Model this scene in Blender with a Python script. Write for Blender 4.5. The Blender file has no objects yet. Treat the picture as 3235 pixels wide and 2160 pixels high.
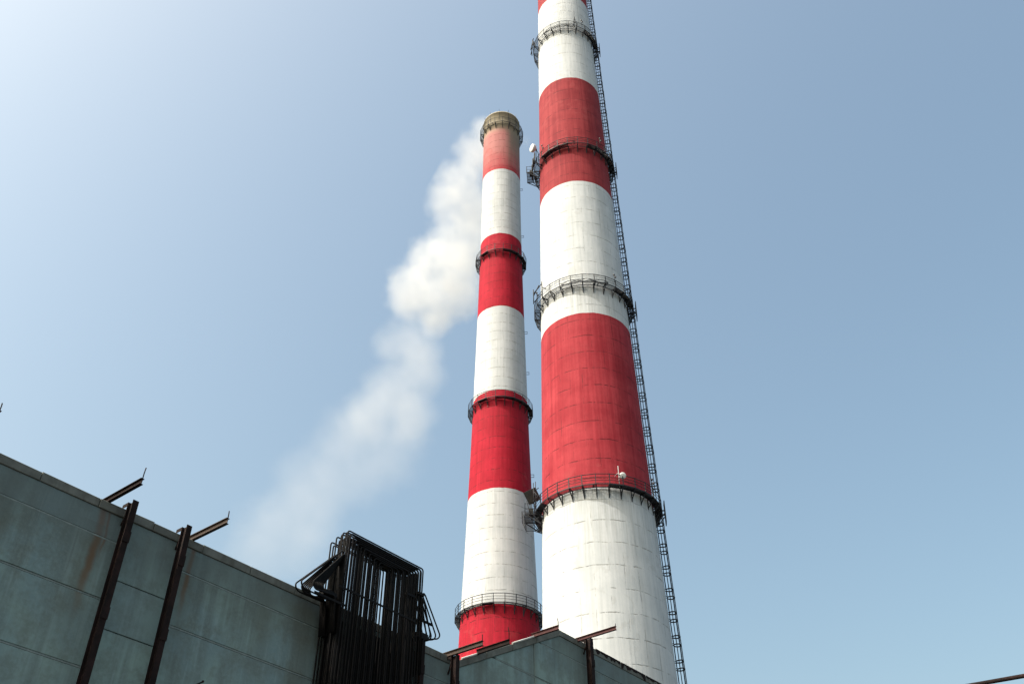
import bpy, bmesh, math, random
from mathutils import Vector, Matrix
random.seed(7)
R = math.radians
sc = bpy.context.scene
COL = sc.collection

# ------------------------------------------------------------------ camera, sky, sun, exposure
PITCH, ROLL, HFOV = R(39.81), -0.0058, R(56.316)
SUN_AZ, SUN_EL = R(-118.0), R(50.0)          # azimuth clockwise from +Y (straight ahead)
cam_d = bpy.data.cameras.new('camera')
cam = bpy.data.objects.new('camera', cam_d)
COL.objects.link(cam)
fw = Vector((0, math.cos(PITCH), math.sin(PITCH)))
up0 = Vector((0, -math.sin(PITCH), math.cos(PITCH)))
rt0 = Vector((1, 0, 0))
rt = rt0 * math.cos(ROLL) + up0 * math.sin(ROLL)
upv = -rt0 * math.sin(ROLL) + up0 * math.cos(ROLL)
cam.matrix_world = Matrix(((rt.x, upv.x, -fw.x, 0), (rt.y, upv.y, -fw.y, 0), (rt.z, upv.z, -fw.z, 1.6), (0, 0, 0, 1)))
cam_d.sensor_fit = 'HORIZONTAL'
cam_d.angle = HFOV
cam_d.clip_start, cam_d.clip_end = 0.1, 20000
sc.camera = cam

w = bpy.data.worlds.new('World')
sc.world = w
w.use_nodes = True
nt = w.node_tree
sky = nt.nodes.new('ShaderNodeTexSky')
sky.sky_type = 'NISHITA'
sky.sun_disc = False
sky.sun_elevation = SUN_EL
sky.sun_rotation = SUN_AZ
sky.air_density, sky.dust_density, sky.ozone_density = 1.3, 7.0, 1.0
sky.altitude = 100
bg = nt.nodes['Background']
bg.inputs['Strength'].default_value = 0.15
hsv = nt.nodes.new('ShaderNodeHueSaturation')      # camera white balance, the same over the whole sky
hsv.inputs['Saturation'].default_value = 1.06
tint = nt.nodes.new('ShaderNodeMix')
tint.data_type, tint.blend_type = 'RGBA', 'MULTIPLY'
tint.inputs[0].default_value = 1.0
tint.inputs[7].default_value = (0.968, 0.985, 0.855, 1)
nt.links.new(sky.outputs[0], hsv.inputs['Color'])
nt.links.new(hsv.outputs[0], tint.inputs[6])
nt.links.new(tint.outputs[2], bg.inputs['Color'])

sun_d = bpy.data.lights.new('sun', 'SUN')
sun_d.energy, sun_d.angle, sun_d.color = 2.7, R(0.53), (1.0, 0.965, 0.91)
sun = bpy.data.objects.new('sun', sun_d)
COL.objects.link(sun)
sdir = Vector((math.sin(SUN_AZ) * math.cos(SUN_EL), math.cos(SUN_AZ) * math.cos(SUN_EL), math.sin(SUN_EL)))
sun.rotation_euler = (-sdir).to_track_quat('-Z', 'Y').to_euler()

vs = sc.view_settings
vs.view_transform, vs.look, vs.exposure, vs.gamma = 'Standard', 'None', 0.84, 1.0
vs.use_curve_mapping = False
cy = sc.cycles
cy.use_denoising = True
cy.max_bounces, cy.diffuse_bounces, cy.glossy_bounces, cy.transmission_bounces = 8, 3, 2, 2
cy.volume_bounces = 3
cy.volume_step_rate = 1.0
cy.volume_max_steps = 256
cy.transparent_max_bounces = 8

# ------------------------------------------------------------------ helpers
def link(o, parent=None, loc=None, rot=None):
    COL.objects.link(o)
    if parent:
        o.parent = parent
    if loc is not None:
        o.location = loc
    if rot is not None:
        o.rotation_euler = rot
    return o

def tag(o, label=None, cat=None, group=None, kind=None):
    for k, v in (('label', label), ('category', cat), ('group', group), ('kind', kind)):
        if v:
            o[k] = v
    return o

def empty(name, loc=(0, 0, 0), rz=0.0):
    o = bpy.data.objects.new(name, None)
    o.empty_display_size = 0.5
    return link(o, None, loc, (0, 0, rz))

class MB:
    def __init__(self):
        self.v, self.f, self.smooth = [], [], []
    def add(self, vs_, fs, smooth=False):
        b = len(self.v)
        self.v += [tuple(x) for x in vs_]
        for f in fs:
            self.f.append(tuple(b + i for i in f))
            self.smooth.append(smooth)
    def box(self, c, s, m=None):
        x, y, z = (k / 2 for k in s)
        vs_ = [Vector((a * x, b * y, d * z)) for d in (-1, 1) for b in (-1, 1) for a in (-1, 1)]
        if m is not None:
            vs_ = [m @ p for p in vs_]
        c = Vector(c)
        self.add([p + c for p in vs_], [(0, 2, 3, 1), (4, 5, 7, 6), (0, 1, 5, 4), (2, 6, 7, 3), (0, 4, 6, 2), (1, 3, 7, 5)])
    def bar(self, a, b, wd, hg=None, up=(0, 0, 1)):
        """rectangular bar from a to b"""
        a, b = Vector(a), Vector(b)
        hg = hg or wd
        d = (b - a).normalized()
        u = Vector(up)
        if abs(d.dot(u)) > 0.98:
            u = Vector((1, 0, 0))
        x = d.cross(u).normalized() * (wd / 2)
        y = x.cross(d).normalized() * (hg / 2)
        vs_ = [a - x - y, a + x - y, a + x + y, a - x + y, b - x - y, b + x - y, b + x + y, b - x + y]
        self.add(vs_, [(0, 3, 2, 1), (4, 5, 6, 7), (0, 1, 5, 4), (1, 2, 6, 5), (2, 3, 7, 6), (3, 0, 4, 7)])
    def tube(self, pts, r, n=8, closed=False, caps=True):
        pts = [Vector(p) for p in pts]
        N = len(pts)
        rings = []
        prev = None
        for i, p in enumerate(pts):
            if closed:
                d = pts[(i + 1) % N] - pts[i - 1]
            else:
                d = pts[min(i + 1, N - 1)] - pts[max(i - 1, 0)]
            d.normalize()
            if prev is None:
                u = Vector((0, 0, 1)) if abs(d.z) < 0.9 else Vector((1, 0, 0))
                x = d.cross(u).normalized()
            else:
                x = (prev - d * prev.dot(d)).normalized()
            prev = x
            y = d.cross(x)
            rings.append([p + x * (r * math.cos(t)) + y * (r * math.sin(t)) for t in (2 * math.pi * k / n for k in range(n))])
        vs_ = [q for ring in rings for q in ring]
        fs = []
        for i in range(N if closed else N - 1):
            j = (i + 1) % N
            for k in range(n):
                l = (k + 1) % n
                fs.append((i * n + k, i * n + l, j * n + l, j * n + k))
        b = len(self.v)
        self.add(vs_, fs, True)
        if caps and not closed:
            self.f += [tuple(b + k for k in reversed(range(n))), tuple(b + (N - 1) * n + k for k in range(n))]
            self.smooth += [False, False]
    def lathe(self, prof, n=24, m=None, close_ends=True):
        """prof: (r, z) pairs turned about z"""
        vs_ = []
        for r, z in prof:
            for k in range(n):
                t = 2 * math.pi * k / n
                q = Vector((r * math.cos(t), r * math.sin(t), z))
                vs_.append(m @ q if m is not None else q)
        fs = []
        for i in range(len(prof) - 1):
            for k in range(n):
                l = (k + 1) % n
                fs.append((i * n + k, i * n + l, (i + 1) * n + l, (i + 1) * n + k))
        b = len(self.v)
        self.add(vs_, fs, True)
        if close_ends:
            self.f += [tuple(b + k for k in reversed(range(n))), tuple(b + (len(prof) - 1) * n + k for k in range(n))]
            self.smooth += [False, False]
    def mesh(self, name, mat=None):
        me = bpy.data.meshes.new(name)
        me.from_pydata(self.v, [], self.f)
        me.polygons.foreach_set('use_smooth', self.smooth)
        if mat:
            me.materials.append(mat)
        me.update()
        return me
    def obj(self, name, mat, parent=None, loc=None, rot=None):
        return link(bpy.data.objects.new(name, self.mesh(name, mat)), parent, loc, rot)

def inst(name, me, parent=None, loc=None, rot=None):
    return link(bpy.data.objects.new(name, me), parent, loc, rot)

# ------------------------------------------------------------------ material helpers
class NM:
    def __init__(self, name):
        self.m = bpy.data.materials.new(name)
        self.m.use_nodes = True
        self.t = self.m.node_tree
        self.b = self.t.nodes['Principled BSDF']
    def n(self, typ, **kw):
        nd = self.t.nodes.new(typ)
        for k, v in kw.items():
            setattr(nd, k, v)
        return nd
    def set(self, sock, v):
        if isinstance(v, bpy.types.NodeSocket):
            self.t.links.new(v, sock)
        else:
            sock.default_value = v
    def math(self, op, a, b=0.0, c=None, clamp=False):
        nd = self.n('ShaderNodeMath', operation=op, use_clamp=clamp)
        self.set(nd.inputs[0], a)
        self.set(nd.inputs[1], b)
        if c is not None:
            self.set(nd.inputs[2], c)
        return nd.outputs[0]
    def mix(self, f, a, b, blend='MIX'):
        nd = self.n('ShaderNodeMix', data_type='RGBA', blend_type=blend)
        self.set(nd.inputs[0], f)
        for s, v in ((nd.inputs[6], a), (nd.inputs[7], b)):
            self.set(s, v if isinstance(v, bpy.types.NodeSocket) or len(v) == 4 else (*v, 1))
        return nd.outputs[2]
    def ramp(self, v, a, b):
        nd = self.n('ShaderNodeMapRange', interpolation_type='SMOOTHSTEP')
        self.set(nd.inputs[0], v)
        nd.inputs[1].default_value, nd.inputs[2].default_value = a, b
        return nd.outputs[0]
    def comb(self, x, y, z):
        nd = self.n('ShaderNodeCombineXYZ')
        for s, v in zip(nd.inputs, (x, y, z)):
            self.set(s, v)
        return nd.outputs[0]
    def noise(self, vec, scale, detail=4, rough=0.55, dist=0.0):
        nd = self.n('ShaderNodeTexNoise')
        self.set(nd.inputs['Vector'], vec)
        nd.inputs['Scale'].default_value = scale
        nd.inputs['Detail'].default_value = detail
        nd.inputs['Roughness'].default_value = rough
        nd.inputs['Distortion'].default_value = dist
        return nd.outputs['Fac']
    def coords(self, obj=None):
        nd = self.n('ShaderNodeTexCoord')
        if obj:
            nd.object = obj
        o = nd.outputs['Object']
        s = self.n('ShaderNodeSeparateXYZ')
        self.t.links.new(o, s.inputs[0])
        return o, s.outputs[0], s.outputs[1], s.outputs[2]
    def bump(self, h, strength=0.4, dist=0.02):
        nd = self.n('ShaderNodeBump')
        nd.inputs['Strength'].default_value = strength
        nd.inputs['Distance'].default_value = dist
        self.set(nd.inputs['Height'], h)
        self.t.links.new(nd.outputs[0], self.b.inputs['Normal'])
    def finish(self, col, rough=0.8, spec=0.3, metal=0.0):
        self.set(self.b.inputs['Base Color'], col if isinstance(col, bpy.types.NodeSocket) else (*col, 1))
        self.set(self.b.inputs['Roughness'], rough)
        self.b.inputs['Specular IOR Level'].default_value = spec
        self.b.inputs['Metallic'].default_value = metal
        return self.m

def mat_worn(name, c1, c2, scale=6.0, rough=0.75, spec=0.3, metal=0.0):
    g = NM(name)
    o, x, y, z = g.coords()
    f = g.ramp(g.noise(o, scale, 6, 0.65), 0.35, 0.7)
    g.bump(g.noise(o, scale * 6, 4), 0.25, 0.01)
    return g.finish(g.mix(f, c1, c2), rough, spec, metal)

M = {}
M['steel_blue'] = mat_worn('weathered_dark_steel', (0.012, 0.016, 0.024), (0.026, 0.027, 0.030), 2.5, 0.6)
M['rust_dark'] = mat_worn('dark_rusted_steel', (0.010, 0.0068, 0.0066), (0.024, 0.0125, 0.0115), 3.0, 0.85, 0.15)
M['rust_brown'] = mat_worn('brown_rusted_steel', (0.042, 0.028, 0.023), (0.066, 0.044, 0.036), 3.0, 0.8)
M['rust_red'] = mat_worn('red_rusted_steel', (0.050, 0.014, 0.016), (0.075, 0.026, 0.024), 3.0, 0.75)
M['tube'] = mat_worn('blackened_boiler_tube', (0.004, 0.004, 0.0045), (0.010, 0.008, 0.0075), 4.0, 0.65, 0.12)
M['galv'] = mat_worn('galvanised_steel', (0.32, 0.33, 0.34), (0.45, 0.46, 0.46), 5.0, 0.5, 0.4)
M['dish'] = mat_worn('white_radome', (0.74, 0.74, 0.72), (0.80, 0.80, 0.78), 3.0, 0.45, 0.4)
M['panel'] = mat_worn('dark_panel', (0.03, 0.032, 0.03), (0.055, 0.052, 0.045), 4.0, 0.7)
M['lamp'] = mat_worn('dark_lamp_glass', (0.02, 0.012, 0.012), (0.03, 0.02, 0.02), 4.0, 0.3, 0.5)
M['asphalt'] = mat_worn('asphalt', (0.045, 0.045, 0.045), (0.07, 0.067, 0.06), 0.4, 0.9)
M['mortar'] = mat_worn('joint_mortar', (0.19, 0.23, 0.225), (0.26, 0.30, 0.29), 5.0, 0.95, 0.1)
M['flash'] = mat_worn('pale_sunlit_flashing', (0.5, 0.5, 0.48), (0.62, 0.62, 0.6), 3.0, 0.5, 0.4)
M['roof'] = mat_worn('bitumen_roof', (0.05, 0.05, 0.05), (0.08, 0.078, 0.07), 0.8, 0.9)

# chimney paint: colour bands painted on concrete cast in lifts
def chimney_mat(name, z0, band, red_odd, lift, red, red2, white, white2, top=None, fade_top=None, upper=None, galleries=()):
    g = NM(name)
    o, x, y, z = g.coords()
    ang = g.math('ARCTAN2', x, y)
    # paint bands
    zz = g.math('ADD', z, g.math('MULTIPLY', g.math('SUBTRACT', g.noise(o, 0.9, 4), 0.5), 0.24))
    q = g.math('FLOORED_MODULO', g.math('DIVIDE', g.math('SUBTRACT', zz, z0), band), 2.0)
    isred = g.math('GREATER_THAN', q, 1.0) if red_odd else g.math('LESS_THAN', q, 1.0)
    # vertical streaks (rain wash) and blotches
    st = g.noise(g.comb(g.math('MULTIPLY', ang, 13.0), g.math('MULTIPLY', z, 0.05), 0.0), 1.0, 5, 0.6)
    st2 = g.noise(g.comb(g.math('MULTIPLY', ang, 34.0), g.math('MULTIPLY', z, 0.16), 3.0), 1.0, 4, 0.6)
    bl = g.noise(o, 0.35, 6, 0.6)
    fine = g.noise(o, 2.2, 6, 0.65)
    fr = g.ramp(g.math('ADD', g.math('MULTIPLY', st, 0.5), g.math('MULTIPLY', bl, 0.5)), 0.36, 0.66)
    rc = g.mix(fr, red, red2)
    rc = g.mix(g.math('MULTIPLY', g.ramp(fine, 0.42, 0.72), 0.35), rc, tuple(c * 0.62 for c in red))
    if upper:
        rc = g.mix(g.math('MULTIPLY', g.ramp(z, upper[0], upper[0] + 4), 0.8), rc, g.mix(fr, upper[1], upper[2]))
    if fade_top:
        ft = g.ramp(g.math('ADD', z, g.math('MULTIPLY', g.math('SUBTRACT', bl, 0.5), 9.0)), fade_top[0], fade_top[1])
        rc = g.mix(ft, rc, fade_top[2])
    wc = g.mix(fr, white, white2)
    wc = g.mix(g.math('MULTIPLY', g.ramp(st2, 0.48, 0.75), 0.30), wc, tuple(c * 0.72 for c in white2))
    wc = g.mix(g.math('MULTIPLY', g.ramp(fine, 0.50, 0.78), 0.22), wc, tuple(c * 0.7 for c in white2))
    col = g.mix(isred, wc, rc)
    # casting-lift joints: thin broken dark lines
    lf = g.math('FLOORED_MODULO', g.math('ADD', g.math('DIVIDE', g.math('ADD', z, g.math('MULTIPLY', g.math('SUBTRACT', g.noise(o, 0.5, 4), 0.5), 0.45)), lift), 0.5), 1.0)
    d = g.math('MULTIPLY', g.math('ABSOLUTE', g.math('SUBTRACT', lf, 0.5)), lift)
    row = g.math('FLOOR', g.math('ADD', g.math('DIVIDE', z, lift), 0.5))
    brk = g.noise(g.comb(g.math('MULTIPLY', ang, 5.5), g.math('MULTIPLY', row, 7.31), 0.0), 1.0, 5, 0.7)
    line = g.math('MULTIPLY', g.math('SUBTRACT', 1.0, g.ramp(g.math('MULTIPLY', d, g.math('ADD', 0.5, g.noise(o, 0.8, 3))), 0.015, 0.085)), g.ramp(brk, 0.42, 0.58))
    # cracks running down the shutter seams
    sg = g.math('MULTIPLY', ang, 26.0 / (2 * math.pi))
    sf = g.math('FLOORED_MODULO', g.math('ADD', sg, g.math('MULTIPLY', g.math('SUBTRACT', g.noise(o, 1.1, 3), 0.5), 0.10)), 1.0)
    sd = g.math('ABSOLUTE', g.math('SUBTRACT', sf, 0.5))
    srow = g.math('FLOOR', g.math('ADD', sg, 0.0))
    sbrk = g.noise(g.comb(g.math('MULTIPLY', srow, 5.17), g.math('MULTIPLY', z, 0.22), 0.0), 1.0, 5, 0.7)
    seam = g.math('MULTIPLY', g.math('SUBTRACT', 1.0, g.ramp(sd, 0.01, 0.045)), g.ramp(sbrk, 0.49, 0.64))
    # each shutter board in each lift took the paint a little differently
    wn = g.n('ShaderNodeTexWhiteNoise', noise_dimensions='2D')
    g.set(wn.inputs['Vector'], g.comb(g.math('FLOOR', g.math('ADD', sg, 0.5)), g.math('FLOOR', g.math('DIVIDE', z, lift)), 0.0))
    col = g.mix(g.math('MULTIPLY', wn.outputs['Value'], 0.15), col, g.mix(isred, tuple(c * 0.6 for c in white2), tuple(c * 0.5 for c in red2)))
    crk = g.math('MAXIMUM', g.math('MULTIPLY', line, 0.8), g.math('MULTIPLY', seam, 0.6))
    col = g.mix(crk, col, g.mix(isred, (0.20, 0.20, 0.19), (0.06, 0.014, 0.016)))
    # spalls: small dark patches gathered near the joints
    sp = g.math('MULTIPLY', g.ramp(g.noise(o, 3.4, 4, 0.7), 0.66, 0.72), g.ramp(g.noise(o, 0.21, 3), 0.5, 0.62))
    col = g.mix(g.math('MULTIPLY', sp, 0.6), col, g.mix(isred, (0.33, 0.32, 0.30), (0.13, 0.04, 0.04)))
    # rain-washed soot runs below each gallery
    for zg in galleries:
        run = g.math('MULTIPLY', g.math('MULTIPLY', g.ramp(g.math('ADD', z, g.math('MULTIPLY', st2, 9.0)), zg - 4.5, zg + 4.0), g.math('LESS_THAN', z, zg)), g.ramp(st2, 0.38, 0.62))
        col = g.mix(g.math('MULTIPLY', run, 0.36), col, g.mix(isred, (0.36, 0.365, 0.35), (0.15, 0.018, 0.022)))
    # repainted or worn patches with their own edges
    pt = g.math('MULTIPLY', g.ramp(g.noise(o, 0.55, 5, 0.6, 0.6), 0.56, 0.60), g.ramp(g.noise(o, 0.13, 2), 0.48, 0.6))
    col = g.mix(g.math('MULTIPLY', pt, 0.28), col, g.mix(isred, (0.40, 0.40, 0.385), (0.36, 0.075, 0.075)))
    if top:
        tm = g.ramp(g.math('ADD', z, g.math('MULTIPLY', g.math('SUBTRACT', fine, 0.5), 1.2)), top[0], top[1])
        sl = g.math('MULTIPLY', g.ramp(g.math('ADD', z, g.math('MULTIPLY', g.math('SUBTRACT', st, 0.5), 16.0)), top[0] - 10, top[1] - 2), 
                    g.ramp(g.math('ADD', x, g.math('MULTIPLY', g.math('SUBTRACT', st, 0.5), 2.0)), 0.6, 1.9))
        col = g.mix(g.math('MULTIPLY', sl, 0.9), col, (0.23, 0.205, 0.16))
        col = g.mix(tm, col, g.mix(fr, (0.30, 0.255, 0.18), (0.38, 0.335, 0.25)))
    hgt = g.math('ADD', g.math('MULTIPLY', crk, -1.0), g.math('ADD', g.math('MULTIPLY', g.noise(g.comb(g.math('MULTIPLY', ang, 26.0), g.math('MULTIPLY', z, 0.3), 1.0), 1.0, 3), 0.7), g.math('MULTIPLY', fine, 0.25)))
    g.bump(hgt, 0.45, 0.05)
    return g.finish(col, 0.8, 0.12)

# ------------------------------------------------------------------ ground
mb = MB()
mb.add([(-3000, -3000, 0), (3000, -3000, 0), (3000, 3000, 0), (-3000, 3000, 0)], [(0, 1, 2, 3)])
tag(mb.obj('ground', M['asphalt']), kind='structure')

# ------------------------------------------------------------------ building: precast panel wall
A_W = 0.6697
WD = Vector((math.sin(A_W), math.cos(A_W), 0))
WN = Vector((math.cos(A_W), -math.sin(A_W), 0))
bld = empty('industrial_building', WN * -24.0, math.pi / 2 - A_W)
tag(bld, 'grey-green precast concrete panel building with rusty steel columns', 'building')
# local frame: x = along the wall, -y = out of the wall (towards the camera side), z = up

Z_L, Z_R = 15.71, 19.15              # heights of the low and the high part of the wall
def concrete_mat():
    g = NM('weathered_concrete_panel')
    o, x, y, z = g.coords(bld)
    xy = g.comb(x, 0.0, z)
    big = g.noise(xy, 0.33, 5, 0.6, 0.4)
    mid = g.noise(xy, 1.3, 7, 0.65)
    fine = g.noise(xy, 9.0, 6, 0.7)
    stre = g.noise(g.comb(g.math('MULTIPLY', x, 1.7), 0.0, g.math('MULTIPLY', z, 0.10)), 1.0, 6, 0.6)
    stre2 = g.noise(g.comb(g.math('MULTIPLY', x, 5.0), 5.0, g.math('MULTIPLY', z, 0.25)), 1.0, 5, 0.6)
    col = g.mix(g.ramp(big, 0.36, 0.64), (0.185, 0.262, 0.272), (0.25, 0.345, 0.315))
    col = g.mix(g.math('MULTIPLY', g.ramp(stre, 0.44, 0.66), 0.75), col, (0.145, 0.178, 0.168))
    col = g.mix(g.math('MULTIPLY', g.ramp(stre2, 0.5, 0.72), 0.42), col, (0.33, 0.43, 0.42))
    col = g.mix(g.math('MULTIPLY', g.ramp(mid, 0.43, 0.62), 0.55), col, (0.138, 0.158, 0.135))
    col = g.mix(g.math('MULTIPLY', g.ramp(fine, 0.40, 0.72), 0.40), col, (0.28, 0.36, 0.35))
    # rust runs below the two beams on the long wall and a dark olive strip beside the tube stack
    for xs, wd_, zt, ln in ((11.55, 0.10, 15.6, 3.6), (14.62, 0.07, 15.6, 2.6), (11.78, 0.035, 15.6, 1.9), (11.40, 0.32, 15.0, 4.4), (14.60, 0.30, 15.3, 4.0), (8.9, 0.25, 15.6, 5.0), (17.6, 0.3, 15.6, 4.0), (19.3, 0.45, 15.7, 9.0), (31.6, 0.22, 18.6, 6.0), (28.2, 0.25, 16.4, 6.0)):
        wob = g.math('MULTIPLY', g.math('SUBTRACT', g.noise(g.comb(0.0, xs, g.math('MULTIPLY', z, 0.9)), 1.0, 3), 0.5), 0.35)
        dx = g.math('ABSOLUTE', g.math('SUBTRACT', g.math('ADD', x, wob), xs))
        m = g.math('SUBTRACT', 1.0, g.ramp(dx, wd_ * 0.2, wd_ * 1.9))
        fz = g.math('MULTIPLY', g.ramp(z, zt - ln, zt - ln * 0.35), g.math('LESS_THAN', z, zt))
        m = g.math('MULTIPLY', g.math('MULTIPLY', m, fz), g.ramp(mid, 0.12, 0.38))
        col = g.mix(g.math('MULTIPLY', m, 1.0 if wd_ < 0.15 else 0.42), col, (0.20, 0.080, 0.024) if wd_ < 0.15 else (0.105, 0.095, 0.062))
    for z_top, lo, hi in ((Z_L, -50.0, 26.9), (Z_R, 33.0, 90.0)):
        inx = g.math('MULTIPLY', g.math('GREATER_THAN', x, lo), g.math('LESS_THAN', x, hi))
        top_dark = g.math('MULTIPLY', g.ramp(g.math('ADD', z, g.math('MULTIPLY', stre, 2.4)), z_top - 1.5, z_top + 0.6), inx)  # streaky, darker towards the top of the wall
        col = g.mix(g.math('MULTIPLY', top_dark, 0.55), col, (0.095, 0.105, 0.095))
    rnd = g.n('ShaderNodeObjectInfo').outputs['Random']
    col = g.mix(g.math('MULTIPLY', rnd, 0.30), col, (0.15, 0.20, 0.222))
    g.bump(g.math('ADD', g.math('MULTIPLY', fine, 0.6), mid), 0.35, 0.02)
    return g.finish(col, 0.9, 0.15)
M['conc'] = concrete_mat()

def coping_mat():
    g = NM('weathered_coping')
    o, x, y, z = g.coords(bld)
    a = g.noise(g.comb(x, 0.0, z), 1.6, 6, 0.65)
    b = g.noise(g.comb(g.math('MULTIPLY', x, 3.0), 0.0, g.math('MULTIPLY', z, 0.6)), 1.0, 5)
    col = g.mix(g.ramp(a, 0.35, 0.68), (0.115, 0.12, 0.108), (0.178, 0.185, 0.168))
    col = g.mix(g.math('MULTIPLY', g.ramp(b, 0.5, 0.72), 0.6), col, (0.08, 0.075, 0.062))
    g.bump(a, 0.4, 0.02)
    return g.finish(col, 0.9, 0.15)
M['coping'] = coping_mat()

def prism(name, poly, y0, y1, mat, parent, bev=0.012):
    """closed prism with an (x, z) outline between depths y0 (outer face) and y1"""
    bm = bmesh.new()
    a = [bm.verts.new((x, y0, z)) for x, z in poly]
    b = [bm.verts.new((x, y1, z)) for x, z in poly]
    n = len(poly)
    f0 = bm.faces.new(a)
    bm.faces.new(list(reversed(b)))
    for i in range(n):
        bm.faces.new((a[i], b[i], b[(i + 1) % n], a[(i + 1) % n]))
    bmesh.ops.recalc_face_normals(bm, faces=bm.faces[:])
    if bev:
        es = [e for e in f0.edges]
        bmesh.ops.bevel(bm, geom=es, offset=bev, segments=1, affect='EDGES')
    me = bpy.data.meshes.new(name)
    bm.to_mesh(me)
    bm.free()
    me.materials.append(mat)
    return inst(name, me, parent)

def clip_poly(poly, a, b):
    """keep the part of an (x, z) polygon below the line a->b (a.x < b.x)"""
    out = []
    def side(p):
        return (b[0] - a[0]) * (p[1] - a[1]) - (b[1] - a[1]) * (p[0] - a[0])
    n = len(poly)
    for i in range(n):
        p, q = poly[i], poly[(i + 1) % n]
        sp, sq = side(p), side(q)
        if sp <= 0:
            out.append(p)
        if (sp < 0 < sq) or (sq < 0 < sp):
            t = sp / (sp - sq)
            out.append((p[0] + (q[0] - p[0]) * t, p[1] + (q[1] - p[1]) * t))
    return out

RAMP = ((26.85, Z_L), (33.55, Z_R))
CAP = 0.27
rows_main = [15.44, 14.66, 12.98, 11.10, 9.30, 7.50, 5.70, 3.90, 2.10, 0.25]
rows_gap = [15.44, 13.63, 12.23, 10.45, 8.65, 6.85, 5.05, 3.25, 1.45, 0.25]
rows_high = [18.88, 18.12, 16.52, 14.85, 13.10, 11.30, 9.50, 7.70, 5.90, 4.10, 2.30, 0.25]
bays = [(-12.0, -5.9, 'm'), (-5.9, 0.2, 'm'), (0.2, 6.2, 'm'), (6.2, 12.36, 'm'), (12.36, 14.22, 'g'), (14.22, 20.45, 'm'), (20.45, 24.85, 'm'), (24.85, 26.85, 'm'),
        (26.85, 31.7, 'h'), (31.7, 36.2, 'h'), (36.2, 42.3, 'h'), (42.3, 48.4, 'h'), (48.4, 54.5, 'h')]
G = 0.045                            # half height of a mortar joint
for (x0, x1, kind) in bays:
    rows = {'m': rows_main, 'g': rows_gap, 'h': rows_high}[kind]
    for i in range(len(rows) - 1):
        zt, zb = rows[i], rows[i + 1]
        gt = 0.0 if i == 0 else (G if kind != 'g' else 0.012)
        gb = 0.007
        dy = random.uniform(-0.014, 0.014)
        poly = [(x0 + 0.012, zb + gb), (x1 - 0.012, zb + gb), (x1 - 0.012, zt - gt - 0.008), (x0 + 0.012, zt - gt - 0.008)]
        if kind == 'h' and x0 < 33.5:
            poly = clip_poly(poly, (RAMP[0][0], RAMP[0][1] - CAP - 0.03), (RAMP[1][0], RAMP[1][1] - CAP - 0.03))
            if len(poly) < 3:
                continue
            ar = abs(sum(poly[k][0] * poly[(k + 1) % len(poly)][1] - poly[(k + 1) % len(poly)][0] * poly[k][1] for k in range(len(poly)))) / 2
            if ar < 0.05:
                continue
        prism('wall_panel', poly, dy, 0.30, M['conc'], bld)
        if i > 0 and kind != 'g':
            px = [p for p in poly]
            xa, xb = x0 + 0.02, x1 - 0.02
            if kind == 'h' and x0 < 33.5:      # the joint stops where the sloping top cuts it
                xs = RAMP[0][0] + (zt + G - (Z_L - CAP - 0.05)) / ((Z_R - Z_L) / (RAMP[1][0] - RAMP[0][0]))
                xa = max(xa, xs)
                if xb - xa < 0.2:
                    continue
            prism('mortar_joint', [(xa, zt - G), (xb, zt - G), (xb, zt + 0.004), (xa, zt + 0.004)], 0.012, 0.28, M['mortar'], bld, 0.008)
# coping stones
x = -12.0
cuts = []
while x < 26.8:
    l = 1.82 + random.uniform(-0.05, 0.05)
    cuts.append((x, min(x + l, 26.85)))
    x += l
for a, b in cuts:
    prism('coping_stone', [(a + 0.008, Z_L - CAP), (b - 0.008, Z_L - CAP), (b - 0.008, Z_L + random.uniform(-.022, .016)), (a + 0.008, Z_L + random.uniform(-.022, .016))], -0.03 + random.uniform(-.012, .012), 0.34, M['coping'], bld, 0.015)
nr = 4
for i in range(nr):
    f0, f1 = i / nr, (i + 1) / nr
    def P(f, dz):
        return (RAMP[0][0] + (RAMP[1][0] - RAMP[0][0]) * f, RAMP[0][1] + (RAMP[1][1] - RAMP[0][1]) * f + dz)
    e = 0.0015
    prism('coping_stone', [P(f0 + e, -CAP - 0.02), P(f1 - e, -CAP - 0.02), P(f1 - e, 0), P(f0 + e, 0)], -0.03, 0.34, M['coping'], bld, 0.015)
x = 33.56
while x < 54.4:
    b = min(x + 1.9, 54.5)
    prism('coping_stone', [(x + 0.008, Z_R - CAP), (b - 0.008, Z_R - CAP), (b - 0.008, Z_R), (x + 0.008, Z_R)], -0.03, 0.34, M['coping'], bld, 0.015)
    x = b
# pale beads put in for sunlit slivers of flashing on the sloping top
for f0, f1 in ((0.03, 0.22), (0.50, 0.72)):
    mb = MB()
    mb.tube([(RAMP[0][0] + 6.7 * f, -0.02, Z_L + 3.44 * f + 0.03) for f in (f0, (f0 + f1) / 2, f1)], 0.04, 10)
    mb.obj('sunlit_flashing_bead', M['flash'], bld)
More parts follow.
